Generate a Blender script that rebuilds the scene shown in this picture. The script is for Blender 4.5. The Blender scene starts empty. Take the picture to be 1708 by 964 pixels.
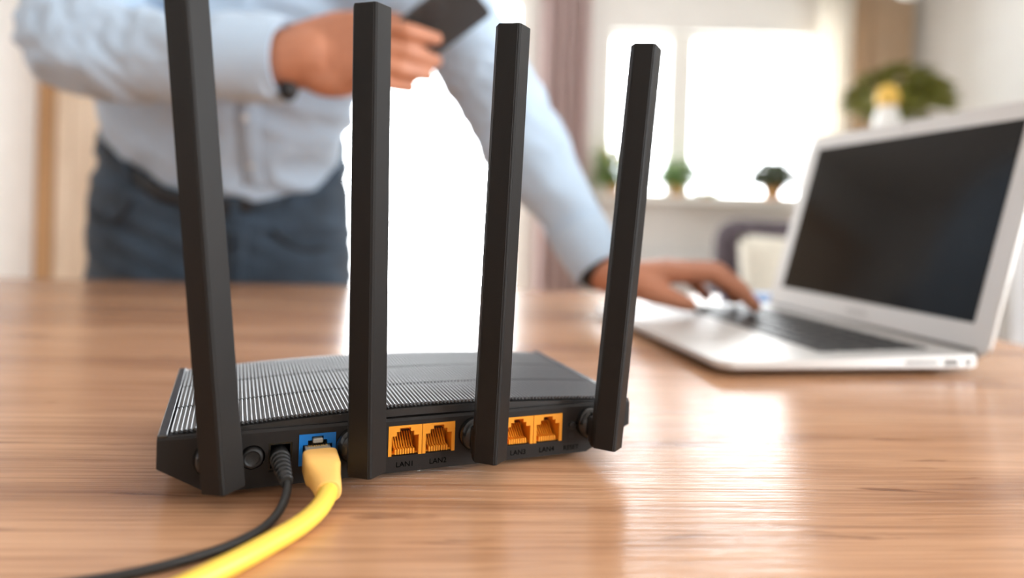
import bpy, bmesh, math, random
from mathutils import Vector, Matrix, Euler, noise
from mathutils.bvhtree import BVHTree

random.seed(7)
scene = bpy.context.scene
COL = scene.collection

# ------------------------------------------------------------------ camera
cam_data = bpy.data.cameras.new('camera')
cam = bpy.data.objects.new('camera', cam_data)
COL.objects.link(cam)
FPX = 1144.0
cam_data.sensor_fit = 'HORIZONTAL'
cam_data.sensor_width = 36.0
cam_data.lens = FPX / 1708 * 36.0
cam_data.shift_y = -(482 - 371) / 1708
cam_data.clip_start = 0.01
cam_data.clip_end = 100
cam.matrix_world = (Matrix.Translation((0, 0, 0.1255)) @ Matrix.Rotation(math.pi / 2 - 0.0081, 4, 'X')
                    @ Matrix.Rotation(0.0319, 4, 'Z'))
cam_data.dof.use_dof = True
cam_data.dof.focus_distance = 0.322
cam_data.dof.aperture_fstop = 3.0
scene.camera = cam

# ------------------------------------------------------------------ world, light, exposure
world = bpy.data.worlds.new('overcast_sky')
scene.world = world
world.use_nodes = True
bg = world.node_tree.nodes['Background']
bg.inputs['Color'].default_value = (0.93, 0.97, 1.0, 1)
bg.inputs['Strength'].default_value = 11.0

scene.view_settings.view_transform = 'Standard'
scene.view_settings.look = 'None'
scene.view_settings.gamma = 1.0
scene.view_settings.use_curve_mapping = False
scene.view_settings.exposure = 0.2
scene.cycles.use_denoising = True
scene.cycles.max_bounces = 8
scene.cycles.diffuse_bounces = 5
scene.cycles.sample_clamp_indirect = 6.0
scene.cycles.caustics_reflective = False
scene.cycles.caustics_refractive = False

def portal(name, loc, rot, sx, sy):
    l = bpy.data.lights.new(name, 'AREA')
    l.shape = 'RECTANGLE'
    l.size = sx
    l.size_y = sy
    l.cycles.is_portal = True
    o = bpy.data.objects.new(name, l)
    COL.objects.link(o)
    o.location = loc
    o.rotation_euler = rot

YW = 4.2            # window wall
YB = -2.6           # wall behind the camera
XL, XR = -2.89, 2.40
ZF, ZC = -0.75, 1.80
DOOR = (-1.35, 0.06, ZF + 0.05, 1.50)     # balcony door opening x0 x1 z0 z1
WIN = (0.565, 1.86, 0.275, 1.290)          # window opening
FILL_WIN = (-1.6, 0.9, -0.1, 1.5)              # unseen window added to the right wall to light the front: y0 y1 z0 z1
portal('portal_door', ((DOOR[0] + DOOR[1]) / 2, YW + 0.16, (DOOR[2] + DOOR[3]) / 2), (-math.pi / 2, 0, 0), 1.45, 2.2)
portal('portal_window', ((WIN[0] + WIN[1]) / 2, YW + 0.16, (WIN[2] + WIN[3]) / 2), (-math.pi / 2, 0, 0), 1.16, 1.08)
portal('portal_side', (XR + 0.17, (FILL_WIN[0] + FILL_WIN[1]) / 2, (FILL_WIN[2] + FILL_WIN[3]) / 2), (0, math.pi / 2, 0), FILL_WIN[3] - FILL_WIN[2], FILL_WIN[1] - FILL_WIN[0])

# ------------------------------------------------------------------ materials
def mat(name, color, rough=0.5, metal=0.0, spec=0.5, bump=0.0, bscale=200.0, var=0.0, vscale=8.0, sheen=0.0,
        trans=0.0, alpha=None, coat=0.0, stretch=(1, 1, 1)):
    m = bpy.data.materials.new(name)
    m.use_nodes = True
    nt = m.node_tree
    b = nt.nodes['Principled BSDF']
    b.inputs['Base Color'].default_value = (*color, 1)
    b.inputs['Roughness'].default_value = rough
    b.inputs['Metallic'].default_value = metal
    b.inputs['Specular IOR Level'].default_value = spec
    b.inputs['Sheen Weight'].default_value = sheen
    b.inputs['Transmission Weight'].default_value = trans
    b.inputs['Coat Weight'].default_value = coat
    tc = nt.nodes.new('ShaderNodeTexCoord')
    mp = nt.nodes.new('ShaderNodeMapping')
    mp.inputs['Scale'].default_value = stretch
    nt.links.new(tc.outputs['Object'], mp.inputs['Vector'])
    n = nt.nodes.new('ShaderNodeTexNoise')
    n.inputs['Scale'].default_value = vscale
    n.inputs['Detail'].default_value = 5
    nt.links.new(mp.outputs['Vector'], n.inputs['Vector'])
    r = nt.nodes.new('ShaderNodeValToRGB')
    r.color_ramp.elements[0].position = 0.3
    r.color_ramp.elements[1].position = 0.7
    v = max(var, 0.02)
    r.color_ramp.elements[0].color = (*[c * (1 - v) for c in color], 1)
    r.color_ramp.elements[1].color = (*[min(1, c * (1 + v)) for c in color], 1)
    nt.links.new(n.outputs['Fac'], r.inputs['Fac'])
    nt.links.new(r.outputs['Color'], b.inputs['Base Color'])
    if bump:
        n2 = nt.nodes.new('ShaderNodeTexNoise')
        n2.inputs['Scale'].default_value = bscale
        n2.inputs['Detail'].default_value = 3
        nt.links.new(mp.outputs['Vector'], n2.inputs['Vector'])
        bp = nt.nodes.new('ShaderNodeBump')
        bp.inputs['Strength'].default_value = bump
        bp.inputs['Distance'].default_value = 0.002
        nt.links.new(n2.outputs['Fac'], bp.inputs['Height'])
        nt.links.new(bp.outputs['Normal'], b.inputs['Normal'])
    return m

def glass_mat(name, gloss=0.06):
    m = bpy.data.materials.new(name)
    m.use_nodes = True
    nt = m.node_tree
    nt.nodes.remove(nt.nodes['Principled BSDF'])
    out = nt.nodes['Material Output']
    t = nt.nodes.new('ShaderNodeBsdfTransparent')
    g = nt.nodes.new('ShaderNodeBsdfGlossy')
    g.inputs['Roughness'].default_value = 0.02
    mx = nt.nodes.new('ShaderNodeMixShader')
    mx.inputs['Fac'].default_value = gloss
    nt.links.new(t.outputs[0], mx.inputs[1])
    nt.links.new(g.outputs[0], mx.inputs[2])
    nt.links.new(mx.outputs[0], out.inputs['Surface'])
    return m

def cloth_mat(name, color, transl=0.4, var=0.05):
    m = bpy.data.materials.new(name)
    m.use_nodes = True
    nt = m.node_tree
    nt.nodes.remove(nt.nodes['Principled BSDF'])
    out = nt.nodes['Material Output']
    d = nt.nodes.new('ShaderNodeBsdfDiffuse')
    t = nt.nodes.new('ShaderNodeBsdfTranslucent')
    mx = nt.nodes.new('ShaderNodeMixShader')
    mx.inputs['Fac'].default_value = transl
    tc = nt.nodes.new('ShaderNodeTexCoord')
    n = nt.nodes.new('ShaderNodeTexNoise')
    n.inputs['Scale'].default_value = 30
    nt.links.new(tc.outputs['Object'], n.inputs['Vector'])
    r = nt.nodes.new('ShaderNodeValToRGB')
    r.color_ramp.elements[0].color = (*[c * (1 - var) for c in color], 1)
    r.color_ramp.elements[1].color = (*[min(1, c * (1 + var)) for c in color], 1)
    nt.links.new(n.outputs['Fac'], r.inputs['Fac'])
    nt.links.new(r.outputs['Color'], d.inputs['Color'])
    nt.links.new(r.outputs['Color'], t.inputs['Color'])
    nt.links.new(d.outputs[0], mx.inputs[1])
    nt.links.new(t.outputs[0], mx.inputs[2])
    nt.links.new(mx.outputs[0], out.inputs['Surface'])
    return m

def wood_mat(name, cols, rough, spec=0.5, sx=1.6, sy=26.0, bump=0.25, knots=True):
    m = bpy.data.materials.new(name)
    m.use_nodes = True
    nt = m.node_tree
    L = nt.links
    b = nt.nodes['Principled BSDF']
    b.inputs['Roughness'].default_value = rough
    b.inputs['Specular IOR Level'].default_value = spec
    tc = nt.nodes.new('ShaderNodeTexCoord')
    def mapped(scale, loc=(0, 0, 0)):
        mp = nt.nodes.new('ShaderNodeMapping')
        mp.inputs['Scale'].default_value = scale
        mp.inputs['Location'].default_value = loc
        L.new(tc.outputs['Object'], mp.inputs['Vector'])
        return mp.outputs['Vector']
    def nz(vec, scale, detail=6, rough_=0.55, dist=0.0):
        n = nt.nodes.new('ShaderNodeTexNoise')
        n.inputs['Scale'].default_value = scale
        n.inputs['Detail'].default_value = detail
        n.inputs['Roughness'].default_value = rough_
        n.inputs['Distortion'].default_value = dist
        L.new(vec, n.inputs['Vector'])
        return n.outputs['Fac']
    def ramp(fac, stops):
        r = nt.nodes.new('ShaderNodeValToRGB')
        cr = r.color_ramp
        while len(cr.elements) < len(stops):
            cr.elements.new(0.5)
        for e, (p, c) in zip(cr.elements, stops):
            e.position = p
            e.color = (*c, 1)
        L.new(fac, r.inputs['Fac'])
        return r.outputs['Color']
    def mul(a, c, fac=1.0):
        x = nt.nodes.new('ShaderNodeMix')
        x.data_type = 'RGBA'
        x.blend_type = 'MULTIPLY'
        x.inputs['Factor'].default_value = fac
        L.new(a, x.inputs['A'])
        L.new(c, x.inputs['B'])
        return x.outputs['Result']
    broad = ramp(nz(mapped((sx, sy * 0.55, 1)), 1.0, 5, 0.55, 0.6), [(0.28, cols[0]), (0.5, cols[1]), (0.72, cols[2])])
    fine = nz(mapped((9, 330, 1)), 1.0, 4, 0.6, 0.3)
    finec = ramp(fine, [(0.3, (0.70, 0.64, 0.60)), (0.60, (1.05, 1.04, 1.03))])
    c = mul(broad, finec, 0.85)
    if knots:
        kn = nz(mapped((7, 62, 1), (3.1, 1.7, 0)), 1.0, 3, 0.5, 1.4)
        kc = ramp(kn, [(0.27, (0.40, 0.31, 0.28)), (0.36, (1, 1, 1))])
        c = mul(c, kc, 0.75)
        k2 = nz(mapped((2.2, 15, 1), (1.3, 0.4, 0)), 1.0, 2, 0.5, 0.8)
        c = mul(c, ramp(k2, [(0.30, (0.60, 0.53, 0.51)), (0.47, (1, 1, 1))]), 0.8)
    L.new(c, b.inputs['Base Color'])
    bp = nt.nodes.new('ShaderNodeBump')
    bp.inputs['Strength'].default_value = bump
    bp.inputs['Distance'].default_value = 0.0006
    L.new(fine, bp.inputs['Height'])
    L.new(bp.outputs['Normal'], b.inputs['Normal'])
    return m

M = {}
M['wood'] = wood_mat('table_wood', [(0.37, 0.182, 0.094), (0.56, 0.303, 0.167), (0.68, 0.400, 0.235)], 0.22, 0.5, bump=0.7)
M['lightwood'] = wood_mat('door_oak', [(0.74, 0.58, 0.43), (0.80, 0.65, 0.50), (0.85, 0.71, 0.57)], 0.45, sx=20, sy=2, knots=False, bump=0.1)
M['framewood'] = wood_mat('frame_oak', [(0.46, 0.26, 0.12), (0.52, 0.30, 0.14), (0.57, 0.34, 0.17)], 0.45, sx=20, sy=2, knots=False, bump=0.1)
M['router'] = mat('router_black_plastic', (0.011, 0.0095, 0.0088), 0.42, bump=0.12, bscale=2500, var=0.1)
M['panel'] = mat('router_panel_plastic', (0.013, 0.0105, 0.0092), 0.5, spec=0.3, bump=0.10, bscale=2500, var=0.1)
M['rib'] = mat('ribbed_plastic', (0.034, 0.035, 0.037), 0.30, bump=0.0, spec=1.0)
M['rail'] = mat('satin_black_rail', (0.014, 0.014, 0.015), 0.26, spec=0.9)
M['gap_shade'] = mat('gap_shade', (0.01, 0.005, 0.002), 0.7)  # near-black for strips that stand in for shade around the port pins
M['antenna'] = mat('antenna_plastic', (0.0095, 0.0080, 0.0070), 0.50, spec=0.26, bump=0.10, bscale=3000, var=0.08)
M['gloss_black'] = mat('glossy_black_plastic', (0.012, 0.012, 0.012), 0.18)
M['marking'] = mat('port_marking_ink', (0.001, 0.001, 0.001), 0.9, spec=0.02)
M['lan'] = mat('amber_port_plastic', (0.86, 0.33, 0.02), 0.42, var=0.04)
M['lan_deep'] = mat('amber_port_inside', (0.78, 0.28, 0.015), 0.5, var=0.04)
M['wan'] = mat('blue_port_plastic', (0.0, 0.17, 0.55), 0.42, var=0.04)
M['dark'] = mat('dark_recess', (0.006, 0.006, 0.006), 0.6)
M['contact'] = mat('gold_contact', (0.85, 0.55, 0.20), 0.3, metal=1.0)
M['boot'] = mat('amber_rubber_boot', (0.90, 0.50, 0.13), 0.40, var=0.04, bump=0.05, bscale=900)
M['cord'] = mat('yellow_cable_jacket', (0.90, 0.60, 0.08), 0.35, var=0.03)
M['plug'] = mat('clear_plug', (0.92, 0.86, 0.74), 0.15, trans=0.55)
M['rubber'] = mat('black_cable_rubber', (0.016, 0.016, 0.016), 0.40, var=0.1)
M['alu'] = mat('brushed_aluminium', (0.62, 0.605, 0.585), 0.42, metal=0.4, bump=0.02, bscale=1500, var=0.02)
M['key'] = mat('key_black', (0.018, 0.017, 0.017), 0.45)
M['screen'] = mat('screen_glass', (0.006, 0.005, 0.004), 0.12, spec=0.2)
M['greytext'] = mat('grey_print', (0.30, 0.29, 0.28), 0.5)
M['port'] = mat('port_hole', (0.10, 0.09, 0.085), 0.5)
M['wall_lit'] = mat('lit_wall_paint', (0.90, 0.92, 0.94), 0.75, bump=0.05, bscale=120)  # paler, cooler wall paint; light on the left wall put into the colour
M['wall'] = mat('wall_paint', (0.80, 0.785, 0.755), 0.75, bump=0.05, bscale=120)
M['ceil'] = mat('ceiling_paint', (0.85, 0.845, 0.83), 0.8, bump=0.04, bscale=120)
M['floor'] = wood_mat('floor_boards', [(0.40, 0.26, 0.16), (0.50, 0.34, 0.22), (0.58, 0.41, 0.28)], 0.4, sx=1, sy=9)
M['whiteframe'] = mat('white_window_frame', (0.82, 0.80, 0.76), 0.4)
M['glass'] = glass_mat('window_glass')
M['skin'] = mat('skin', (0.50, 0.205, 0.115), 0.5, var=0.10, vscale=25, bump=0.06, bscale=500)
M['shirt'] = mat('light_blue_shirt_cotton', (0.47, 0.595, 0.74), 0.85, sheen=0.2, bump=0.12, bscale=900, var=0.04)
M['jeans'] = mat('dark_blue_denim', (0.030, 0.050, 0.076), 0.85, sheen=0.1, bump=0.3, bscale=700, var=0.35, vscale=14)
M['seam'] = mat('denim_seam', (0.020, 0.026, 0.036), 0.85)
M['belt'] = mat('black_leather', (0.012, 0.012, 0.013), 0.5)
M['hair'] = mat('dark_hair', (0.03, 0.018, 0.012), 0.5, bump=0.5, bscale=300, stretch=(1, 1, 0.2))
M['eye'] = mat('eye_white', (0.75, 0.73, 0.70), 0.2)
M['phone'] = mat('phone_dark_back', (0.045, 0.043, 0.042), 0.35)
M['lens'] = mat('camera_lens_glass', (0.05, 0.05, 0.055), 0.08)
M['mauve'] = cloth_mat('mauve_curtain_cloth', (0.60, 0.47, 0.45), 0.30)
M['sheer'] = cloth_mat('cream_sheer_cloth', (0.93, 0.90, 0.84), 0.55)
M['tan'] = cloth_mat('tan_curtain_cloth', (0.86, 0.70, 0.52), 0.45)
M['linen'] = mat('white_linen', (0.80, 0.81, 0.83), 0.9, bump=0.4, bscale=120, var=0.05)
M['purple'] = mat('dark_mauve_upholstery', (0.085, 0.066, 0.078), 0.9, bump=0.2, bscale=300, var=0.1)
M['cream'] = mat('cream_knit', (0.72, 0.68, 0.58), 0.95, bump=0.6, bscale=90, var=0.12, vscale=40)
M['leaf'] = mat('green_leaf', (0.13, 0.24, 0.04), 0.5, var=0.35, vscale=20)
M['leaf_flare'] = mat('flare_tinted_leaf', (0.19, 0.19, 0.025), 0.5, var=0.3, vscale=20)  # green leaves yellowed, warm lens flare put into the colour
M['leaf_dark'] = mat('dark_leaf', (0.060, 0.080, 0.022), 0.5, var=0.3, vscale=20)
M['petal'] = mat('yellow_petal', (0.85, 0.60, 0.04), 0.5, var=0.15)
M['ochre'] = mat('ochre_cap', (0.80, 0.50, 0.09), 0.5, var=0.1)
M['pot'] = mat('terracotta_pot', (0.60, 0.30, 0.10), 0.7, var=0.1)
M['whitepot'] = mat('white_ceramic', (0.80, 0.79, 0.76), 0.3)
M['blue'] = mat('blue_cover', (0.06, 0.14, 0.32), 0.5)
M['white_paint'] = mat('white_painted_metal', (0.80, 0.79, 0.77), 0.4)
M['lampglass'] = mat('opal_glass', (0.92, 0.91, 0.88), 0.3)

# ------------------------------------------------------------------ helpers
def parent_to(o, parent, world=False):
    if parent is None:
        return
    o.parent = parent
    if world:
        m = Matrix.Identity(4)
        p = parent
        while p is not None:
            m = p.matrix_parent_inverse @ p.matrix_basis @ m if p.parent else p.matrix_basis @ m
            p = p.parent
        o.matrix_parent_inverse = m.inverted()

def empty(name, loc=(0, 0, 0), rotz=0.0):
    o = bpy.data.objects.new(name, None)
    COL.objects.link(o)
    o.location = loc
    o.rotation_euler = (0, 0, rotz)
    o.empty_display_size = 0.05
    return o

def tag(o, label, cat, group=None):
    o['label'] = label
    o['category'] = cat
    if group:
        o['group'] = group
    return o

def obj(name, bm, m, parent=None, world=False, smooth=False, auto=None):
    bmesh.ops.recalc_face_normals(bm, faces=bm.faces)
    me = bpy.data.meshes.new(name)
    bm.to_mesh(me)
    bm.free()
    me.materials.append(m)
    if smooth or auto:
        for p in me.polygons:
            p.use_smooth = True
        if auto:
            me.set_sharp_from_angle(angle=math.radians(auto))
    o = bpy.data.objects.new(name, me)
    COL.objects.link(o)
    parent_to(o, parent, world)
    return o

def mobj(name, me, m, parent=None, world=False):
    me.materials.clear()
    me.materials.append(m)
    o = bpy.data.objects.new(name, me)
    COL.objects.link(o)
    parent_to(o, parent, world)
    return o

def struct(o):
    o['kind'] = 'structure'
    return o

def box(bm, x0, x1, y0, y1, z0, z1, bev=0.0, seg=1):
    r = bmesh.ops.create_cube(bm, size=1.0)
    vs = r['verts']
    for v in vs:
        v.co = Vector(((x0 + x1) / 2 + v.co.x * (x1 - x0), (y0 + y1) / 2 + v.co.y * (y1 - y0), (z0 + z1) / 2 + v.co.z * (z1 - z0)))
    if bev:
        es = set()
        for v in vs:
            es.update(v.link_edges)
        bmesh.ops.bevel(bm, geom=list(es), offset=bev, segments=seg, affect='EDGES', profile=0.5)
    return vs

def nbox(*a, **k):
    bm = bmesh.new()
    box(bm, *a, **k)
    return bm

def prism(bm, pts, y0, y1):
    """polygon of (x, z) points extruded from y0 to y1"""
    a = [bm.verts.new((x, y0, z)) for x, z in pts]
    b = [bm.verts.new((x, y1, z)) for x, z in pts]
    n = len(pts)
    bm.faces.new(a)
    bm.faces.new(b[::-1])
    for i in range(n):
        bm.faces.new((a[i], b[i], b[(i + 1) % n], a[(i + 1) % n]))

def lathe(bm, prof, segs=24, mtx=None, cap=True):
    rings = []
    for r, z in prof:
        ring = []
        for k in range(segs):
            a = 2 * math.pi * k / segs
            co = Vector((r * math.cos(a), r * math.sin(a), z))
            ring.append(bm.verts.new(mtx @ co if mtx else co))
        rings.append(ring)
    for i in range(len(rings) - 1):
        for k in range(segs):
            bm.faces.new((rings[i][k], rings[i][(k + 1) % segs], rings[i + 1][(k + 1) % segs], rings[i + 1][k]))
    if cap:
        bm.faces.new(rings[0][::-1])
        bm.faces.new(rings[-1])

def smooth_path(pts, n=8):
    """Catmull-Rom through points (tuples of any length)"""
    P = [Vector(p) for p in pts]
    P = [P[0] * 2 - P[1]] + P + [P[-1] * 2 - P[-2]]
    out = []
    for i in range(1, len(P) - 2):
        for k in range(n):
            t = k / n
            p0, p1, p2, p3 = P[i - 1], P[i], P[i + 1], P[i + 2]
            out.append(0.5 * ((2 * p1) + (p2 - p0) * t + (2 * p0 - 5 * p1 + 4 * p2 - p3) * t * t + (3 * p1 - p0 - 3 * p2 + p3) * t ** 3))
    out.append(P[-2])
    return out

def tube(bm, pts, radii, segs=12, up=Vector((0, 0, 1)), squash=None):
    pts = [Vector(p[:3]) for p in pts]
    if not hasattr(radii, '__len__'):
        radii = [radii] * len(pts)
    rings = []
    for i, p in enumerate(pts):
        t = (pts[min(i + 1, len(pts) - 1)] - pts[max(i - 1, 0)]).normalized()
        s = t.cross(up)
        if s.length < 1e-4:
            s = t.cross(Vector((0, 1, 0)))
        s.normalize()
        u = s.cross(t)
        ring = []
        for k in range(segs):
            a = 2 * math.pi * k / segs
            ring.append(bm.verts.new(p + (s * math.cos(a) + u * math.sin(a) * (squash or 1.0)) * radii[i]))
        rings.append(ring)
    for i in range(len(rings) - 1):
        for k in range(segs):
            bm.faces.new((rings[i][k], rings[i][(k + 1) % segs], rings[i + 1][(k + 1) % segs], rings[i + 1][k]))
    bm.faces.new(rings[0][::-1])
    bm.faces.new(rings[-1])

def ball(bm, c, r, sub=2, scale=(1, 1, 1), rot=None):
    res = bmesh.ops.create_icosphere(bm, subdivisions=sub, radius=1.0)
    for v in res['verts']:
        co = Vector((v.co.x * r * scale[0], v.co.y * r * scale[1], v.co.z * r * scale[2]))
        if rot:
            co = rot @ co
        v.co = co + Vector(c)

def limb(bm, pts, segs=14):
    """capsule chain: (x, y, z, r) points"""
    for p in pts:
        ball(bm, p[:3], p[3] * 1.0, 2)
    for a, b in zip(pts, pts[1:]):
        tube(bm, [a[:3], b[:3]], [a[3], b[3]], segs)

def loft(bm, rings):
    vs = [[bm.verts.new(p) for p in r] for r in rings]
    n = len(vs[0])
    for i in range(len(vs) - 1):
        for k in range(n):
            bm.faces.new((vs[i][k], vs[i][(k + 1) % n], vs[i + 1][(k + 1) % n], vs[i + 1][k]))
    bm.faces.new(vs[0][::-1])
    bm.faces.new(vs[-1])

def fuse(bm, voxel, smooth=3):
    """voxel union of everything in bm, returned as a mesh datablock"""
    bmesh.ops.recalc_face_normals(bm, faces=bm.faces)
    me = bpy.data.meshes.new('fuse')
    bm.to_mesh(me)
    bm.free()
    o = bpy.data.objects.new('fuse', me)
    COL.objects.link(o)
    md = o.modifiers.new('r', 'REMESH')
    md.mode = 'VOXEL'
    md.voxel_size = voxel
    md.use_smooth_shade = True
    if smooth:
        s = o.modifiers.new('s', 'SMOOTH')
        s.iterations = smooth
        s.factor = 0.5
    dg = bpy.context.evaluated_depsgraph_get()
    res = bpy.data.meshes.new_from_object(o.evaluated_get(dg))
    bpy.data.objects.remove(o)
    bpy.data.meshes.remove(me)
    for p in res.polygons:
        p.use_smooth = True
    return res

def text_mesh(body, size, depth=0.0001):
    cu = bpy.data.curves.new('txt', 'FONT')
    cu.body = body
    cu.size = size
    cu.extrude = depth
    cu.align_x = 'CENTER'
    cu.align_y = 'CENTER'
    cu.resolution_u = 3
    o = bpy.data.objects.new('txt', cu)
    COL.objects.link(o)
    dg = bpy.context.evaluated_depsgraph_get()
    me = bpy.data.meshes.new_from_object(o.evaluated_get(dg))
    bpy.data.objects.remove(o)
    return me

# ------------------------------------------------------------------ room shell
def wall_with_holes(name, x0, x1, z0, z1, y0, y1, holes, m):
    """wall in the xz plane, holes = (x0, x1, z0, z1)"""
    bm = bmesh.new()
    xs = sorted({x0, x1, *[h[0] for h in holes], *[h[1] for h in holes]})
    zs = sorted({z0, z1, *[h[2] for h in holes], *[h[3] for h in holes]})
    for i in range(len(xs) - 1):
        for j in range(len(zs) - 1):
            cx, cz = (xs[i] + xs[i + 1]) / 2, (zs[j] + zs[j + 1]) / 2
            if any(h[0] < cx < h[1] and h[2] < cz < h[3] for h in holes):
                continue
            box(bm, xs[i], xs[i + 1], y0, y1, zs[j], zs[j + 1])
    bmesh.ops.remove_doubles(bm, verts=bm.verts, dist=1e-5)
    return struct(obj(name, bm, m))

WOODDOOR = (-2.87, -1.95, ZF, 1.35)
wall_with_holes('wall_back', XL, XR, ZF, ZC, YW, YW + 0.2, [DOOR, WIN], M['wall'])
struct(obj('wall_front', nbox(XL, XR, YB - 0.2, YB, ZF, ZC), M['wall']))
struct(obj('wall_left', nbox(XL - 0.15, XL, YB - 0.2, YW + 0.2, ZF, ZC), M['wall_lit']))
bm = bmesh.new()
box(bm, XR, XR + 0.15, YB - 0.2, FILL_WIN[0], ZF, ZC)
box(bm, XR, XR + 0.15, FILL_WIN[1], YW + 0.2, ZF, ZC)
box(bm, XR, XR + 0.15, FILL_WIN[0], FILL_WIN[1], ZF, FILL_WIN[2])
box(bm, XR, XR + 0.15, FILL_WIN[0], FILL_WIN[1], FILL_WIN[3], ZC)
struct(obj('wall_right', bm, M['wall']))
struct(obj('ceiling', nbox(XL - 0.15, XR + 0.15, YB - 0.2, YW + 0.2, ZC, ZC + 0.15), M['ceil']))
fl = struct(obj('floor', nbox(XL - 0.15, XR + 0.15, YB - 0.2, YW + 0.2, ZF - 0.12, ZF - 0.008), M['floor']))
bd = None
for i in range(36):
    y0 = YB + i * 0.19
    if y0 > YW - 0.02:
        break
    bm = nbox(XL, XR, y0, min(y0 + 0.187, YW), ZF - 0.008, ZF, bev=0.002)
    obj('floor_board', bm, M['floor'], fl)
for nm, a in (('baseboard_left', (XL, XL + 0.015, YB, YW)), ('baseboard_right', (XR - 0.015, XR, YB, YW))):
    struct(obj(nm, nbox(*a, ZF, ZF + 0.08, bev=0.003), M['whiteframe']))

def framed_opening(name, h, y0, y1, t, mullions=(), mw=0.075, m=M['whiteframe']):
    """white frame, one pane per light"""
    x0, x1, z0, z1 = h
    w = struct(empty(name, ((x0 + x1) / 2, y0, z0)))
    bm = bmesh.new()
    box(bm, x0, x0 + t, y0, y1, z0, z1, 0.004)
    box(bm, x1 - t, x1, y0, y1, z0, z1, 0.004)
    box(bm, x0 + t, x1 - t, y0, y1, z0, z0 + t, 0.004)
    box(bm, x0 + t, x1 - t, y0, y1, z1 - t, z1, 0.004)
    obj('door_frame' if name.startswith('door') else 'window_frame', bm, m, w, True)
    edges = [x0 + t] + [e for mx in mullions for e in (mx - mw, mx + mw)] + [x1 - t]
    for mx in mullions:
        obj('mullion', nbox(mx - mw, mx + mw, y0, y1, z0 + t, z1 - t, bev=0.004), m, w, True)
    for i in range(0, len(edges), 2):
        obj('door_pane' if name.startswith('door') else 'window_pane', nbox(edges[i], edges[i + 1], (y0 + y1) / 2 - 0.004, (y0 + y1) / 2 + 0.004, z0 + t, z1 - t), M['glass'], w, True)
    return w

w1 = framed_opening('window_1', WIN, YW + 0.06, YW + 0.13, 0.03, (1.020,))
obj('window_sill', nbox(WIN[0] - 0.05, WIN[1] - 0.13, YW - 0.19, YW + 0.06, WIN[2] - 0.035, WIN[2], bev=0.006, seg=2), M['whiteframe'], w1, True)
framed_opening('door_1', DOOR, YW + 0.06, YW + 0.13, 0.06)
w2 = struct(empty('fill_window', (XR + 0.06, FILL_WIN[0], FILL_WIN[2])))  # added out of view as fill light for the front of the scene
bm = bmesh.new()
for a in ((FILL_WIN[0], FILL_WIN[0] + 0.06, FILL_WIN[2], FILL_WIN[3]), (FILL_WIN[1] - 0.06, FILL_WIN[1], FILL_WIN[2], FILL_WIN[3]),
          (FILL_WIN[0] + 0.06, FILL_WIN[1] - 0.06, FILL_WIN[2], FILL_WIN[2] + 0.06), (FILL_WIN[0] + 0.06, FILL_WIN[1] - 0.06, FILL_WIN[3] - 0.06, FILL_WIN[3])):
    box(bm, XR + 0.05, XR + 0.12, *a, 0.004)
obj('window_frame', bm, M['whiteframe'], w2, True)
obj('window_pane', nbox(XR + 0.08, XR + 0.088, FILL_WIN[0] + 0.06, FILL_WIN[1] - 0.06, FILL_WIN[2] + 0.06, FILL_WIN[3] - 0.06), M['glass'], w2, True)

# oak door beside the white wall, at the left end of the window wall
d2 = struct(empty('door_2', (-2.4, YW - 0.02, ZF)))
bm = bmesh.new()
box(bm, XL + 0.005, XL + 0.105, YW - 0.06, YW - 0.001, ZF, 1.42, 0.004)
box(bm, -1.98, -1.88, YW - 0.06, YW - 0.001, ZF, 1.42, 0.004)
box(bm, XL + 0.105, -1.98, YW - 0.06, YW - 0.001, 1.32, 1.42, 0.004)
obj('door_frame', bm, M['framewood'], d2, True)
n = 8
x0, x1 = XL + 0.108, -1.983
for i in range(n):
    a = x0 + (x1 - x0) * i / n
    b = x0 + (x1 - x0) * (i + 1) / n
    obj('door_board', nbox(a + 0.002, b - 0.002, YW - 0.045, YW - 0.004, ZF + 0.01, 1.317, bev=0.006), M['lightwood'], d2, True)
bm = bmesh.new()
tube(bm, [(-2.06, YW - 0.045, 0.25), (-2.06, YW - 0.10, 0.25), (-2.18, YW - 0.10, 0.25)], 0.01, 10)
obj('door_handle', bm, M['alu'], d2, True)

# ------------------------------------------------------------------ table
TROT = math.radians(4.0)
table = tag(empty('table', (-0.35, 1.15, ZF), TROT), 'wide oak-look wooden table carrying the router and the laptop', 'table')
# local frame: origin under the far edge, x along the edge, y away from the camera
bm = nbox(-1.55, 0.90, -1.32, 0.0, 0.75 - 0.032, 0.75, bev=0.003, seg=2)
top = obj('tabletop', bm, M['wood'], table)
for sx in (-1.47, 0.82):
    for sy in (-1.24, -0.08):
        obj('leg', nbox(sx - 0.03, sx + 0.03, sy - 0.03, sy + 0.03, 0.0, 0.718, bev=0.003), M['belt'], table)
bm = bmesh.new()
box(bm, -1.44, 0.79, -1.26, -1.235, 0.64, 0.718)
box(bm, -1.44, 0.79, -0.085, -0.06, 0.64, 0.718)
obj('apron', bm, M['belt'], table)

# ------------------------------------------------------------------ router
RA = 0.3839
router = tag(empty('router', (-0.1458, 0.2864, 0), RA), 'black Wi-Fi router with four antennas and a ribbed top, standing on the table', 'router')
RW, RD, RH = 0.2295, 0.1221, 0.0280
def arch(u):
    t = (u - RW / 2) / (RW / 2)
    return 0.0052 * (1 - t * t)

# body shell behind the rear panel
pts = [(0, RH - 0.0016), (0, 0.0150), (0.0205, 0.0025), (0.2035, 0.0025), (RW, 0.0150), (RW, RH - 0.0016)]
for k in range(24, 0, -1):
    u = RW * k / 25
    pts.append((u, RH - 0.0018 + arch(u)))
bm = bmesh.new()
prism(bm, pts, 0.0165, RD)
obj('body_shell', bm, M['router'], router, auto=30)

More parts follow.
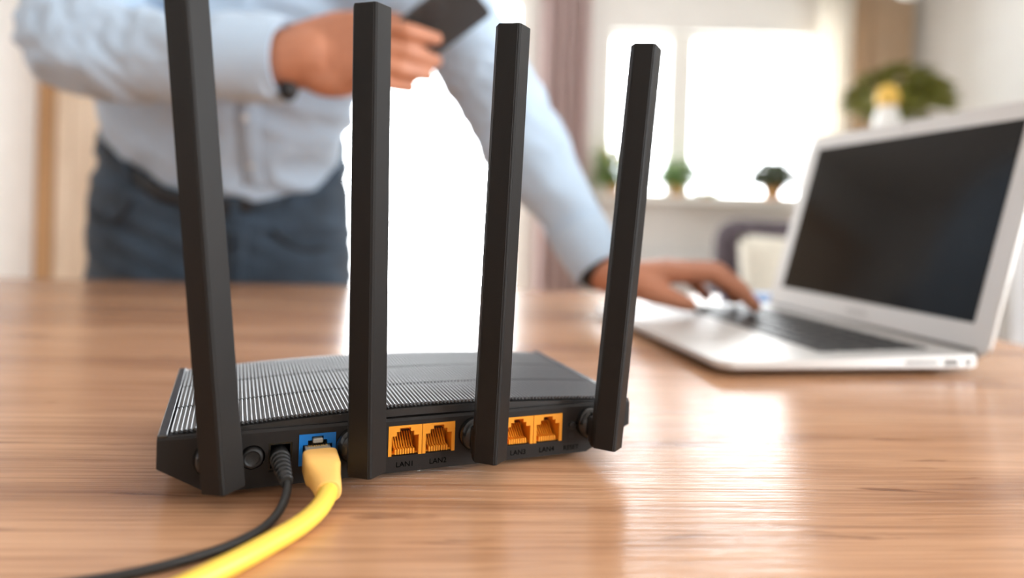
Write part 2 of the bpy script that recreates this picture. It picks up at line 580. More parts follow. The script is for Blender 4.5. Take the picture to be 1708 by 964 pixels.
# rear panel with real openings
HOLES = dict(button=(0.0320, 0.0436, 0.0105, 0.0220), jack=(0.0444, 0.0546, 0.0092, 0.0216), wan=(0.0573, 0.0736, 0.0102, 0.0244),
             lan_a=(0.0978, 0.1306, 0.0103, 0.0247), lan_b=(0.1563, 0.1890, 0.0097, 0.0241))
def make_panel():
    bm = bmesh.new()
    hs = list(HOLES.values())
    xs = sorted({0.0205, 0.2035, *[h[0] for h in hs], *[h[1] for h in hs]})
    zs = sorted({0.0025, RH - 0.0012, *[h[2] for h in hs], *[h[3] for h in hs]})
    cache = {}
    def V(x, y, z):
        k = (round(x, 6), round(y, 6), round(z, 6))
        if k not in cache:
            cache[k] = bm.verts.new((x, y, z))
        return cache[k]
    for i in range(len(xs) - 1):
        for j in range(len(zs) - 1):
            cx, cz = (xs[i] + xs[i + 1]) / 2, (zs[j] + zs[j + 1]) / 2
            if any(h[0] < cx < h[1] and h[2] < cz < h[3] for h in hs):
                continue
            bm.faces.new([V(xs[i], 0, zs[j]), V(xs[i + 1], 0, zs[j]), V(xs[i + 1], 0, zs[j + 1]), V(xs[i], 0, zs[j + 1])])
    for h in hs:       # reveals of the openings
        zz = [z for z in zs if h[2] - 1e-9 <= z <= h[3] + 1e-9]
        xx = [x for x in xs if h[0] - 1e-9 <= x <= h[1] + 1e-9]
        for a, b in zip(zz, zz[1:]):
            for x in (h[0], h[1]):
                bm.faces.new([V(x, 0, a), V(x, 0, b), V(x, 0.016, b), V(x, 0.016, a)])
        for a, b in zip(xx, xx[1:]):
            for z in (h[2], h[3]):
                bm.faces.new([V(a, 0, z), V(b, 0, z), V(b, 0.016, z), V(a, 0.016, z)])
        bm.faces.new([V(h[0], 0.016, h[2]), V(h[1], 0.016, h[2]), V(h[1], 0.016, h[3]), V(h[0], 0.016, h[3])])
    # the sloping ends, and the bevelled lip along the top
    for side in (0, 1):
        X = (lambda u: u) if side == 0 else (lambda u: RW - u)
        inner = xs[0] if side == 0 else xs[-1]
        col = [V(inner, 0, z) for z in zs]
        out = [V(X(0), 0, RH - 0.0012), V(X(0), 0, 0.0150)]
        bm.faces.new(col + out)
    topx = [0.0] + xs + [RW]
    for a, b in zip(topx, topx[1:]):
        f0 = [V(a, 0, RH - 0.0012), V(b, 0, RH - 0.0012), V(b, 0.0009, RH), V(a, 0.0009, RH)]
        bm.faces.new(f0)
        bm.faces.new([V(a, 0.0009, RH), V(b, 0.0009, RH), V(b, 0.0045, RH), V(a, 0.0045, RH)])
        bm.faces.new([V(a, 0.0045, RH), V(b, 0.0045, RH), V(b, 0.0045, RH - 0.004), V(a, 0.0045, RH - 0.004)])
        bm.faces.new([V(a, 0.0045, RH - 0.004), V(b, 0.0045, RH - 0.004), V(b, 0.0165, RH - 0.004), V(a, 0.0165, RH - 0.004)])
    under = [(0, RH - 0.0012), (0, 0.0150), (0.0205, 0.0025)] + [(x, 0.0025) for x in xs[1:-1]] + [(0.2035, 0.0025), (RW, 0.0150), (RW, RH - 0.0012)]
    for (a, az), (b, bz) in zip(under, under[1:]):
        bm.faces.new([V(a, 0, az), V(b, 0, bz), V(b, 0.0165, bz), V(a, 0.0165, az)])
    return bm
obj('rear_panel', make_panel(), M['panel'], router)

# fluted top in three panels with a seam between them
NR = 116
def rib_panel(v0, v1):
    bm = bmesh.new()
    per = 8
    n = NR * per
    nv = 4
    u0, u1 = 0.0048, RW - 0.0048
    grid = []
    for j in range(nv + 1):
        v = v0 + (v1 - v0) * j / nv
        row = []
        for i in range(n + 1):
            u = u0 + (u1 - u0) * i / n
            ph = 2 * math.pi * i / per
            dz = 0.00055 * (abs(math.cos(ph / 2)) - 0.5) * 1.6
            dv = 0.0007 * abs(math.cos(ph / 2)) * (1 if j == 0 else (-1 if j == nv else 0))
            row.append(bm.verts.new((u, v - dv, RH + 0.0004 + arch(u) + 0.0168 * v + dz)))
        grid.append(row)
    for j in range(nv):
        for i in range(n):
            bm.faces.new((grid[j][i], grid[j][i + 1], grid[j + 1][i + 1], grid[j + 1][i]))
    # thickness: a skirt all round
    for row, dz in ((grid[0], 1), (grid[-1], 1)):
        high = [bm.verts.new(q.co) for q in row]
        low = [bm.verts.new((q.co.x, q.co.y, q.co.z - 0.0012)) for q in row]
        for i in range(n):
            bm.faces.new((high[i], high[i + 1], low[i + 1], low[i]))
    return bm
seams = [0.0035, 0.0405, 0.0790, RD - 0.0035]
for a, b in zip(seams, seams[1:]):
    obj('ribbed_panel', rib_panel(a + 0.0012, b - 0.0012), M['rib'], router, smooth=True)
# dark tray that the ribbed panels sit on, with raised side rails
bm = bmesh.new()
NT = 24
gr = []
for v in (0.0022, RD - 0.001):
    row = []
    for k in range(NT + 1):
        u = 0.0004 + (RW - 0.0008) * k / NT
        row.append((bm.verts.new((u, v, RH - 0.0011 + arch(u) + 0.0168 * v)), bm.verts.new((u, v, RH - 0.0045 + arch(u)))))
    gr.append(row)
for k in range(NT):
    bm.faces.new((gr[0][k][0], gr[0][k + 1][0], gr[1][k + 1][0], gr[1][k][0]))
    bm.faces.new((gr[0][k][1], gr[0][k + 1][1], gr[1][k + 1][1], gr[1][k][1]))
    for j in (0, 1):
        bm.faces.new((gr[j][k][0], gr[j][k + 1][0], gr[j][k + 1][1], gr[j][k][1]))
for k in (0, NT):
    bm.faces.new((gr[0][k][0], gr[1][k][0], gr[1][k][1], gr[0][k][1]))
obj('top_tray', bm, M['router'], router, auto=30)
for u in (0.0, RW - 0.0042):
    bm = bmesh.new()
    box(bm, u, u + 0.0042, 0.0006, RD, RH - 0.004, RH + 0.0011, 0.0006)
    for v in bm.verts:
        v.co.z += 0.0168 * v.co.y
    obj('side_rail', bm, M['rail'], router)
for u in (0.035, 0.19):
    for v in (0.02, RD - 0.02):
        bm = bmesh.new()
        lathe(bm, [(0.006, 0.0), (0.0065, 0.0004), (0.0065, 0.0026)], 16, Matrix.Translation((u, v, 0)))
        obj('rubber_foot', bm, M['rubber'], router)

# antennas: V-fronted bars on swivels
ANT = [(0.0256, -5.4), (0.0852, -1.0), (0.1440, 1.5), (0.2084, 4.5)]
for ub, lean in ANT:
    piv = Vector((ub, 0, 0.0180))
    ant = obj('antenna', (lambda bm: bm)(bmesh.new()), M['antenna'], router)
    bm = bmesh.new()
    sec = [(-0.0007, -0.0220), (0.0007, -0.0220), (0.0084, -0.0156), (0.0079, -0.0105), (-0.0079, -0.0105), (-0.0084, -0.0156)]
    zs = [(-0.0090, 0.965), (-0.0082, 1.0), (0.1980, 0.985), (0.1986, 0.95)]
    rings = []
    for z, s in zs:
        rings.append([Vector((x * s, -0.016 + (y + 0.016) * s, z)) for x, y in sec])
    loft(bm, rings)
    mt = Matrix.Translation(piv) @ Matrix.Rotation(math.radians(lean), 4, 'Y')
    bmesh.ops.bevel(bm, geom=[e for e in bm.edges if abs((e.verts[0].co - e.verts[1].co).z) > 0.1], offset=0.0004, segments=2, affect='EDGES')
    bm.transform(mt)
    bmesh.ops.recalc_face_normals(bm, faces=bm.faces)
    bm.to_mesh(ant.data)
    bm.free()
    for p in ant.data.polygons:
        p.use_smooth = True
    ant.data.set_sharp_from_angle(angle=math.radians(14))
    # swivel boss on the panel, and the neck between boss and bar
    bm = bmesh.new()
    hm = Matrix.Translation((ub - 0.0035, 0, 0.0180)) @ Matrix.Rotation(math.pi / 2, 4, 'X')
    lathe(bm, [(0.0080, -0.002), (0.0080, 0.0030), (0.0076, 0.0042), (0.0062, 0.0058), (0.0040, 0.0066)], 28, hm)
    obj('hinge_boss', bm, M['gloss_black'], ant, auto=25)
    bm = nbox(ub - 0.0075, ub + 0.006, -0.0120, -0.0055, 0.0095, 0.0235, bev=0.0015, seg=2)
    obj('hinge_neck', bm, M['router'], ant)

# ports
def rj45(bm, x0, x1, z0, z1, depth=0.0125):
    """face plate with the stepped opening of a network jack and its cavity"""
    w, h = x1 - x0, z1 - z0
    X = lambda a: x0 + a * w
    Z = lambda a: z0 + a * h
    o = [(.10, .03), (.90, .03), (.90, .66), (.76, .66), (.76, .80), (.66, .80), (.66, .92), (.34, .92), (.34, .80), (.24, .80), (.24, .66), (.10, .66)]
    yf = -0.0003
    # frame as boxes around the stepped opening
    box(bm, X(0), X(.10), yf, depth, Z(0), Z(1))
    box(bm, X(.90), X(1), yf, depth, Z(0), Z(1))
    box(bm, X(.10), X(.24), yf, depth, Z(.66), Z(1))
    box(bm, X(.76), X(.90), yf, depth, Z(.66), Z(1))
    box(bm, X(.24), X(.34), yf, depth, Z(.80), Z(1))
    box(bm, X(.66), X(.76), yf, depth, Z(.80), Z(1))
    box(bm, X(.34), X(.66), yf, depth, Z(.92), Z(1))
    box(bm, X(.10), X(.90), 0.0022, depth, Z(.0), Z(.05))
    box(bm, X(.10), X(.90), depth - 0.001, depth, Z(.03), Z(.92))

def port_pins(bm, x0, x1, z0, z1):
    w, h = x1 - x0, z1 - z0
    for i in range(8):
        c = x0 + w * (.235 + .53 * i / 7)
        box(bm, c - 0.00042, c + 0.00042, 0.0006, 0.0055, z0 + .03 * h, z0 + .20 * h)
        # sloping wire running to the back
        a = [Vector((c + dx, y, z)) for y, z in ((0.0040, z0 + .20 * h), (0.0115, z0 + .62 * h)) for dx in (-0.0003, 0.0003)]
        b = [p + Vector((0, 0.0006, -0.0008)) for p in a]
        vs = [bm.verts.new(p) for p in a + b]
        for f in ((0, 1, 3, 2), (4, 6, 7, 5), (0, 2, 6, 4), (1, 5, 7, 3), (0, 4, 5, 1), (2, 3, 7, 6)):
            bm.faces.new([vs[q] for q in f])

for key in ('lan_a', 'lan_b'):
    x0, x1, z0, z1 = HOLES[key]
    xm = (x0 + x1) / 2
    for a, b in ((x0, xm - 0.00012), (xm + 0.00012, x1)):
        bm = bmesh.new()
        rj45(bm, a + 0.00005, b - 0.00005, z0 + 0.00005, z1 - 0.00005)
        lan = obj('lan_port', bm, M['lan'], router)
        lan['label'] = 'amber network port'
        bm = bmesh.new()
        port_pins(bm, a, b, z0, z1)
        obj('contact_pins', bm, M['lan'], lan)
        w, h = b - a, z1 - z0
        obj('pin_shade', nbox(a + .18 * w, b - .18 * w, 0.0108, 0.0113, z0 + .26 * h, z0 + .62 * h), M['gap_shade'], lan)  # dark strip as painted shade in the gaps behind the sloping pins
        obj('mouth_shade', nbox(a + .16 * w, b - .16 * w, 0.0052, 0.0056, z0 + .02 * h, z0 + .17 * h), M['gap_shade'], lan)  # dark strip as painted shade behind and below the front teeth
x0, x1, z0, z1 = HOLES['wan']
bm = bmesh.new()
rj45(bm, x0 + 0.00005, x1 - 0.00005, z0 + 0.00005, z1 - 0.00005)
wan = obj('wan_port', bm, M['wan'], router)
wan['label'] = 'blue network port with the yellow cable plugged in'

# round power button in its well
x0, x1, z0, z1 = HOLES['button']
bm = bmesh.new()
hm = Matrix.Translation(((x0 + x1) / 2, 0, (z0 + z1) / 2)) @ Matrix.Rotation(math.pi / 2, 4, 'X')
R0 = (x1 - x0) / 2
lathe(bm, [(0.0046, -0.014), (0.0046, 0.0012), (0.0042, 0.0019), (0.0034, 0.0021), (0.0028, 0.0016), (0.0006, 0.0013)], 32, hm)
obj('power_button', bm, M['router'], router, auto=30)
bm = bmesh.new()      # plate that rounds the well
ring_o = []
ring_i = []
N4 = 32
for k in range(N4):
    a = 2 * math.pi * k / N4 + math.pi / 4
    ca, sa = math.cos(a), math.sin(a)
    q = (R0 + 0.0002) / max(abs(ca), abs(sa))
    ring_o.append((q * ca, q * sa))
    ring_i.append((0.0053 * ca, 0.0053 * sa))
cx, cz = (x0 + x1) / 2, (z0 + z1) / 2
vo = [bm.verts.new((cx + a, -0.0001, cz + b)) for a, b in ring_o]
vi = [bm.verts.new((cx + a, -0.0001, cz + b)) for a, b in ring_i]
vb = [bm.verts.new((cx + a, 0.012, cz + b)) for a, b in ring_i]
for k in range(N4):
    j = (k + 1) % N4
    bm.faces.new((vo[k], vo[j], vi[j], vi[k]))
    bm.faces.new((vi[k], vi[j], vb[j], vb[k]))
obj('button_surround', bm, M['panel'], router)

# square power socket
x0, x1, z0, z1 = HOLES['jack']
bm = bmesh.new()
t = 0.0009
box(bm, x0, x0 + t, 0.0006, 0.012, z0, z1)
box(bm, x1 - t, x1, 0.0006, 0.012, z0, z1)
box(bm, x0 + t, x1 - t, 0.0006, 0.012, z0, z0 + t)
box(bm, x0 + t, x1 - t, 0.0006, 0.012, z1 - t, z1)
obj('power_socket', bm, M['gloss_black'], router)

# reset button and pin hole
for z, r, nm in ((0.0172, 0.0019, 'wireless_button'), (0.0118, 0.0015, 'reset_hole')):
    bm = bmesh.new()
    hm = Matrix.Translation((0.1948, 0, z)) @ Matrix.Rotation(math.pi / 2, 4, 'X')
    if nm == 'wireless_button':
        lathe(bm, [(r, -0.001), (r, 0.0012), (r * .8, 0.0016)], 20, hm)
    else:
        lathe(bm, [(r, -0.001), (r, 0.00008)], 20, hm)
    obj(nm, bm, M['router'] if nm == 'wireless_button' else M['dark'], router, auto=30)
bm = bmesh.new()
hm = Matrix.Translation((0.1944, 0, 0.0174)) @ Matrix.Rotation(math.pi / 2, 4, 'X')
lathe(bm, [(0.0025, -0.001), (0.0025, 0.0001)], 24, hm)
obj('button_recess', bm, M['dark'], router)

for body, u, z, s in (('LAN1', 0.1061, 0.0060, 0.0036), ('LAN2', 0.1224, 0.0060, 0.0036), ('LAN3', 0.1645, 0.0058, 0.0036),
                      ('LAN4', 0.1805, 0.0058, 0.0036), ('RESET', 0.1946, 0.0055, 0.0034)):
    me = text_mesh(body, s, 0.00006)
    me.transform(Matrix.Translation((u, -0.00008, z)) @ Matrix.Rotation(math.pi / 2, 4, 'X'))
    mobj('port_marking', me, M['marking'], router)

# ------------------------------------------------------------------ cables (built in the router's frame)
RM = Matrix.Translation((-0.1458, 0.2864, 0)) @ Matrix.Rotation(RA, 4, 'Z')
def rp(u, off, z):
    return RM @ Vector((u, -off, z))
eth = tag(empty('ethernet_cable', rp(0.0655, 0.03, 0)), 'yellow network cable plugged into the blue port of the router', 'cable')
cxw = 0.0655
bm = bmesh.new()
box(bm, cxw - 0.0056, cxw + 0.0056, -0.0095, 0.0105, 0.0118, 0.0189, 0.0003)
bm.transform(RM)
obj('plug', bm, M['plug'], eth, True)
bm = bmesh.new()      # latch tab
box(bm, cxw - 0.0022, cxw + 0.0022, -0.0016, 0.008, 0.0205, 0.0224, 0.0003)
bm.transform(RM)
obj('latch', bm, M['plug'], eth, True)
bm = bmesh.new()
for i in range(8):
    c = cxw - 0.0038 + 0.0076 * i / 7
    box(bm, c - 0.00035, c + 0.00035, -0.0010, 0.010, 0.0188, 0.0194)
bm.transform(RM)
obj('contact_pins', bm, M['contact'], eth, True)
# boot: squared body tapering into the strain relief
bm = bmesh.new()
secs = [  # off, u, z, half width, half height, roundness
    (0.0085, 0.0655, 0.0150, 0.0070, 0.0053), (0.0095, 0.0655, 0.0148, 0.0075, 0.0058), (0.0180, 0.0660, 0.0128, 0.0074, 0.0056),
    (0.0200, 0.0662, 0.0120, 0.0067, 0.0054), (0.0250, 0.0668, 0.0100, 0.0060, 0.0052), (0.0285, 0.0670, 0.0088, 0.0055, 0.0050), (0.0295, 0.0668, 0.0086, 0.0048, 0.0046)]
rings = []
for i, (off, u, z, hw, hh) in enumerate(secs):
    ex = 6.0 if i < 3 else (4.0 if i == 3 else 2.4)
    ring = []
    for k in range(28):
        a = 2 * math.pi * k / 28
        c, s_ = math.cos(a), math.sin(a)
        ring.append(RM @ Vector((u + hw * math.copysign(abs(c) ** (2 / ex), c), -off, z + hh * math.copysign(abs(s_) ** (2 / ex), s_))))
    rings.append(ring)
loft(bm, rings)
obj('boot', bm, M['boot'], eth, True, auto=35)
path = [rp(0.0670, 0.0250, 0.0092), rp(0.0662, 0.0310, 0.0082), rp(0.0620, 0.0385, 0.0060), rp(0.0545, 0.0470, 0.0044), rp(0.0440, 0.0570, 0.0041),
        rp(0.0270, 0.0720, 0.0041), rp(0.0040, 0.0880, 0.0041), rp(-0.0300, 0.1020, 0.0041), rp(-0.0800, 0.1120, 0.0041)]
bm = bmesh.new()
tube(bm, smooth_path(path, 10), 0.0040, 18)
obj('cord', bm, M['cord'], eth, True, smooth=True)

pw = tag(empty('power_cable', rp(0.0495, 0.03, 0)), 'thin black power cable plugged into the square socket of the router', 'cable')
bm = bmesh.new()
lathe_prof = [(0.0046, -0.011), (0.0046, 0.004), (0.0044, 0.0055)]
rings = []
prof = [(-0.0105, 0.0493, 0.0155, 0.0036), (0.0015, 0.0493, 0.0155, 0.0040)]
for i in range(7):       # ridged strain relief
    o0 = 0.003 + i * 0.0022
    r = 0.0044 - i * 0.00026
    zz = 0.0155 - i * 0.00075
    prof += [(o0, 0.0493 + i * 0.00028, zz, r), (o0 + 0.0012, 0.0493 + i * 0.00028, zz - .0003, r), (o0 + 0.0014, 0.0493 + i * 0.00028, zz - .0004, r * 0.88), (o0 + 0.0020, 0.0493 + i * 0.00028, zz - .0006, r * 0.88)]
for off, u, z, r in prof:
    rings.append([RM @ Vector((u + r * math.cos(2 * math.pi * k / 20), -off, z + r * math.sin(2 * math.pi * k / 20))) for k in range(20)])
loft(bm, rings)
obj('plug_boot', bm, M['rubber'], pw, True, auto=35)
path = [rp(0.0510, 0.0150, 0.0110), rp(0.0512, 0.0205, 0.0086), rp(0.0490, 0.0280, 0.0050), rp(0.0440, 0.0370, 0.0026), rp(0.0360, 0.0460, 0.0020), rp(0.0220, 0.0550, 0.0020),
        rp(-0.0050, 0.0620, 0.0020), rp(-0.0450, 0.0610, 0.0020), rp(-0.1000, 0.0540, 0.0020)]
bm = bmesh.new()
tube(bm, smooth_path(path, 10), 0.0018, 14)
obj('cord', bm, M['rubber'], pw, True, smooth=True)

# ------------------------------------------------------------------ laptop
S = 1.088
LA = 1.7446
laptop = tag(empty('laptop', (0.4162, 0.5984, 0), LA), 'open silver laptop with a black screen on the right of the table', 'laptop')
LW, LDp = 0.325 * S, 0.227 * S
ZT_H, ZT_F = 0.0185, 0.0125       # top at the hinge and at the front
def rounded_rect(x0, x1, y0, y1, r, n=6):
    pts = []
    for cx, cy, a0 in ((x1 - r, y1 - r, 0), (x0 + r, y1 - r, 90), (x0 + r, y0 + r, 180), (x1 - r, y0 + r, 270)):
        for k in range(n + 1):
            a = math.radians(a0 + 90 * k / n)
            pts.append((cx + r * math.cos(a), cy + r * math.sin(a)))
    return pts
def topz(y):
    return ZT_H + (ZT_F - ZT_H) * y / LDp
bm = bmesh.new()
out = rounded_rect(0, LW, 0, LDp, 0.014)
rings = []
for inset, f in ((0.016, 'b'), (0.004, 'm'), (0.0, 'r'), (0.0, 's'), (0.0006, 't')):
    pr = rounded_rect(inset, LW - inset, inset, LDp - inset, 0.014)
    ring = []
    for x, y in pr:
        z = {'b': 0.0035, 'm': 0.0050, 'r': 0.0075, 's': topz(y) - 0.0006, 't': topz(y)}[f]
        ring.append((x, y, z))
    rings.append(ring)
loft(bm, rings)
obj('base', bm, M['alu'], laptop, auto=30)
for x in (0.03, LW - 0.03):
    for y in (0.03, LDp - 0.03):
        bm = bmesh.new()
        lathe(bm, [(0.007, 0), (0.008, 0.001), (0.008, 0.0042)], 16, Matrix.Translation((x, y, 0)))
        obj('rubber_foot', bm, M['rubber'], laptop)
# keyboard
slope = math.atan2(ZT_F - ZT_H, LDp)
KX0, KX1, KY0, KY1 = 0.028, LW - 0.028, 0.030, 0.140
rows = [14, 14, 14, 13, 12, 9]
rowh = [0.55, 1, 1, 1, 1, 1]
ky = KY0
hunit = (KY1 - KY0) / sum(rowh)
keymeshes = {}
for r, nk in enumerate(rows):
    h = hunit * rowh[r]
    wts = [1.0] * nk
    if r == 1:
        wts[0] = 1.4
    if r == 2:
        wts[-1] = 1.4
    if r == 3:
        wts[0] = wts[-1] = 1.6
    if r == 4:
        wts[0] = wts[-1] = 2.0
    if r == 5:
        wts[4] = 5.2
    tot = sum(wts)
    x = KX0
    for wgt in wts:
        w = (KX1 - KX0) * wgt / tot
        k = (round(w, 5), round(h, 5))
        if k not in keymeshes:
            bm = nbox(-w / 2 + 0.0013, w / 2 - 0.0013, -h / 2 + 0.0013, h / 2 - 0.0013, 0, 0.0012, bev=0.0004)
            o = obj('key', bm, M['key'], laptop)
            keymeshes[k] = o.data
        else:
            o = bpy.data.objects.new('key', keymeshes[k])
            COL.objects.link(o)
            o.parent = laptop
        o.location = (x + w / 2, ky + h / 2, topz(ky + h / 2) + 0.00005)
        o.rotation_euler = (slope, 0, 0)
        x += w
    ky += h
bm = nbox(LW / 2 - 0.055, LW / 2 + 0.055, 0.153, 0.232, -0.0002, 0.00025, bev=0.0001)
for v in bm.verts:
    v.co.z += topz(v.co.y)
obj('trackpad', bm, M['alu'], laptop)
# card slot, USB and Thunderbolt ports along the near side
for y0, y1, z0, z1, nm in ((0.046, 0.078, 0.0105, 0.0130, 'card_slot'), (0.026, 0.040, 0.0095, 0.0140, 'usb_port'), (0.0125, 0.019, 0.0100, 0.0140, 'thunderbolt_port')):
    obj(nm, nbox(-0.0003, 0.002, y0, y1, z0, z1, bev=0.0002), M['port'], laptop)
# hinge bar and lid
bm = bmesh.new()
tube(bm, [(0.012, -0.001, 0.0150), (LW - 0.012, -0.001, 0.0150)], 0.0062, 16)
obj('hinge', bm, M['port'], laptop, smooth=True)
LID = 1.319
lid = obj('lid', bmesh.new(), M['alu'], laptop)
LH = 0.222 * S
bm = bmesh.new()
pr = [rounded_rect(i, LW - i, 0.0 + i, LH - i, 0.010) for i in (0.0008, 0.0, 0.0, 0.002)]
loft(bm, [[(x, yy, s) for s, yy in pr_] for x, pr_ in ()] if False else [[(s, zz, t) for s, zz in p_] for p_, t in zip(pr, (0.0, -0.0008, -0.004, -0.0055))])
# lid frame: x along hinge, y up the lid, z towards the user
lm = Matrix.Translation((0, -0.0035, 0.0140 * S)) @ Matrix.Rotation(math.pi / 2 + (math.pi / 2 - LID), 4, 'X')
lm = Matrix(((1, 0, 0, 0), (0, -math.cos(LID), math.sin(LID), -0.002), (0, math.sin(LID), math.cos(LID), 0.0140 * S), (0, 0, 0, 1)))
bm.transform(lm)
bmesh.ops.recalc_face_normals(bm, faces=bm.faces)
bm.to_mesh(lid.data)
bm.free()
for p in lid.data.polygons:
    p.use_smooth = True
lid.data.set_sharp_from_angle(angle=math.radians(30))
b0, bs = 0.026 * S, 0.0195 * S
bm = nbox(bs, LW - bs, b0, b0 + 0.179 * S, -0.001, 0.0003)
bm.transform(lm)
obj('screen', bm, M['screen'], lid)
bm = bmesh.new()
lathe(bm, [(0.0016, -0.0005), (0.0016, 0.0002)], 16, lm @ Matrix.Translation((LW / 2, LH - 0.009, 0)))
obj('webcam', bm, M['port'], lid)
me = text_mesh('MacBook Air', 0.0062, 0.0001)
# reads left to right for the user, who faces the screen
me.transform(lm @ Matrix.Translation((LW / 2, 0.0155, 0.0002)) @ Matrix.Rotation(math.pi, 4, 'Y') @ Matrix.Scale(1, 4))
mobj('maker_marking', me, M['greytext'], lid)

# ------------------------------------------------------------------ person
person = tag(empty('person', (-0.55, 1.36, ZF)), 'person in light blue shirt and dark jeans leaning over the table, holding a phone', 'person')

# body: one continuous surface
bm = bmesh.new()
HS = 1.0
# trunk, neck and head
limb(bm, [(-0.555, 1.34, 0.05, 0.12), (-0.545, 1.30, 0.22, 0.115), (-0.50, 1.23, 0.36, 0.145), (-0.44, 1.15, 0.50, 0.13), (-0.415, 1.11, 0.58, 0.10)])
limb(bm, [(-0.62, 1.15, 0.570, 0.05), (-0.42, 1.12, 0.55, 0.08), (-0.20, 1.09, 0.505, 0.05)])
limb(bm, [(-0.415, 1.11, 0.60, 0.068), (-0.40, 1.05, 0.70, 0.062)])
HC = Vector((-0.385, 1.00, 0.795))
hrot = Euler((math.radians(28), 0, math.radians(4))).to_matrix()
def hp(x, y, z):
    return HC + hrot @ Vector((x, y, z))
ball(bm, HC, 1, 3, (0.080, 0.100, 0.112), hrot)
ball(bm, hp(0, -0.030, -0.055), 1, 3, (0.062, 0.070, 0.070), hrot)
ball(bm, hp(0, -0.070, -0.105), 1, 2, (0.032, 0.026, 0.022), hrot)
limb(bm, [(*hp(0, -0.095, 0.018), 0.009), (*hp(0, -0.115, -0.030), 0.015)])
ball(bm, hp(0, -0.096, -0.068), 1, 2, (0.026, 0.010, 0.007), hrot)
ball(bm, hp(0, -0.094, -0.080), 1, 2, (0.022, 0.010, 0.007), hrot)
ball(bm, hp(0, -0.088, 0.030), 1, 2, (0.055, 0.015, 0.010), hrot)
for s in (-1, 1):
    ball(bm, hp(0.083 * s, 0.005, -0.012), 1, 2, (0.010, 0.020, 0.034), hrot)
# legs and feet
for sx in (-1, 1):
    hx = -0.555 + 0.105 * sx
    limb(bm, [(hx, 1.34, 0.0, 0.10), (hx + 0.02 * sx, 1.34, -0.32, 0.060), (hx + 0.03 * sx, 1.40, -0.66, 0.040), (hx + 0.03 * sx, 1.40, -0.70, 0.036)])
    limb(bm, [(hx + 0.03 * sx, 1.41, -0.705, 0.036), (hx + 0.045 * sx, 1.26, -0.718, 0.028)])
# arm holding the phone
limb(bm, [(-0.62, 1.15, 0.570, 0.05), (-0.625, 0.985, 0.354, 0.046), (-0.47, 0.94, 0.333, 0.044), (-0.335, 0.902, 0.321, 0.038), (-0.295, 0.893, 0.321, 0.039), (-0.26, 0.888, 0.325, 0.036)])
def flat(a, b, w0, w1, thick, nrm, n=6):
    """flattened slab between two points, for palms"""
    a, b = Vector(a), Vector(b)
    d = (b - a).normalized()
    side = d.cross(Vector(nrm)).normalized()
    nn = side.cross(d)
    for i in range(n):
        t = i / (n - 1)
        c = a.lerp(b, t)
        w = w0 + (w1 - w0) * t
        rot = Matrix((d, side, nn)).transposed()
        ball(bm, c, 1, 2, ((b - a).length / n * 1.2, w, thick), rot)
flat((-0.300, 0.893, 0.322), (-0.200, 0.878, 0.334), 0.044, 0.056, 0.023, (0, -1, 0.1), 8)
ball(bm, (-0.236, 0.886, 0.297), 1, 3, (0.045, 0.022, 0.026))
# fingers curl along the back of the phone
FR = [
    [(-0.205, 0.880, 0.358, .0150), (-0.178, 0.860, 0.356, .0128), (-0.140, 0.850, 0.352, .0110), (-0.104, 0.876, 0.349, .0094)],
    [(-0.200, 0.878, 0.336, .0150), (-0.174, 0.857, 0.333, .0130), (-0.138, 0.864, 0.329, .0112), (-0.106, 0.900, 0.326, .0094)],
    [(-0.202, 0.880, 0.316, .0145), (-0.178, 0.860, 0.312, .0122), (-0.147, 0.866, 0.307, .0102), (-0.115, 0.895, 0.305, .0090)],
    [(-0.210, 0.884, 0.298, .0135), (-0.190, 0.868, 0.293, .0108), (-0.165, 0.870, 0.289, .0094), (-0.137, 0.892, 0.288, .0084)]]
for fch in FR:
    limb(bm, fch, 12)
limb(bm, [(-0.285, 0.895, 0.345, .024), (-0.240, 0.908, 0.370, .020), (-0.200, 0.914, 0.380, .0145), (-0.158, 0.907, 0.378, .0115)], 12)
# arm reaching to the laptop
limb(bm, [(-0.19, 1.09, 0.505, 0.05), (-0.032, 1.02, 0.313, 0.036), (0.016, 0.97, 0.221, 0.032), (0.0645, 0.925, 0.149, 0.027), (0.098, 0.890, 0.092, 0.024), (0.1215, 0.866, 0.058, 0.026), (0.140, 0.860, 0.054, 0.025)])
flat((0.130, 0.864, 0.056), (0.200, 0.868, 0.064), 0.030, 0.042, 0.0165, (0, 0, 1), 8)
FL = [
    [(0.196, 0.842, 0.062, .0138), (0.247, 0.830, 0.064, .0112), (0.277, 0.818, 0.045, .0098), (0.291, 0.812, 0.0285, .0086)],
    [(0.202, 0.862, 0.065, .0140), (0.258, 0.858, 0.068, .0115), (0.287, 0.852, 0.046, .0098), (0.300, 0.850, 0.0280, .0086)],
    [(0.200, 0.884, 0.063, .0135), (0.252, 0.888, 0.064, .0110), (0.280, 0.888, 0.043, .0094), (0.292, 0.888, 0.0270, .0084)],
    [(0.192, 0.904, 0.058, .0120), (0.232, 0.914, 0.056, .0096), (0.254, 0.918, 0.038, .0084), (0.264, 0.919, 0.0255, .0076)]]
for fch in FL:
    limb(bm, fch, 12)
limb(bm, [(0.142, 0.853, 0.052, .0200), (0.170, 0.832, 0.042, .0170), (0.194, 0.821, 0.034, .0125), (0.215, 0.815, 0.0275, .0095)], 12)
body = mobj('body', fuse(bm, 0.0036, 6), M['skin'], person, True)

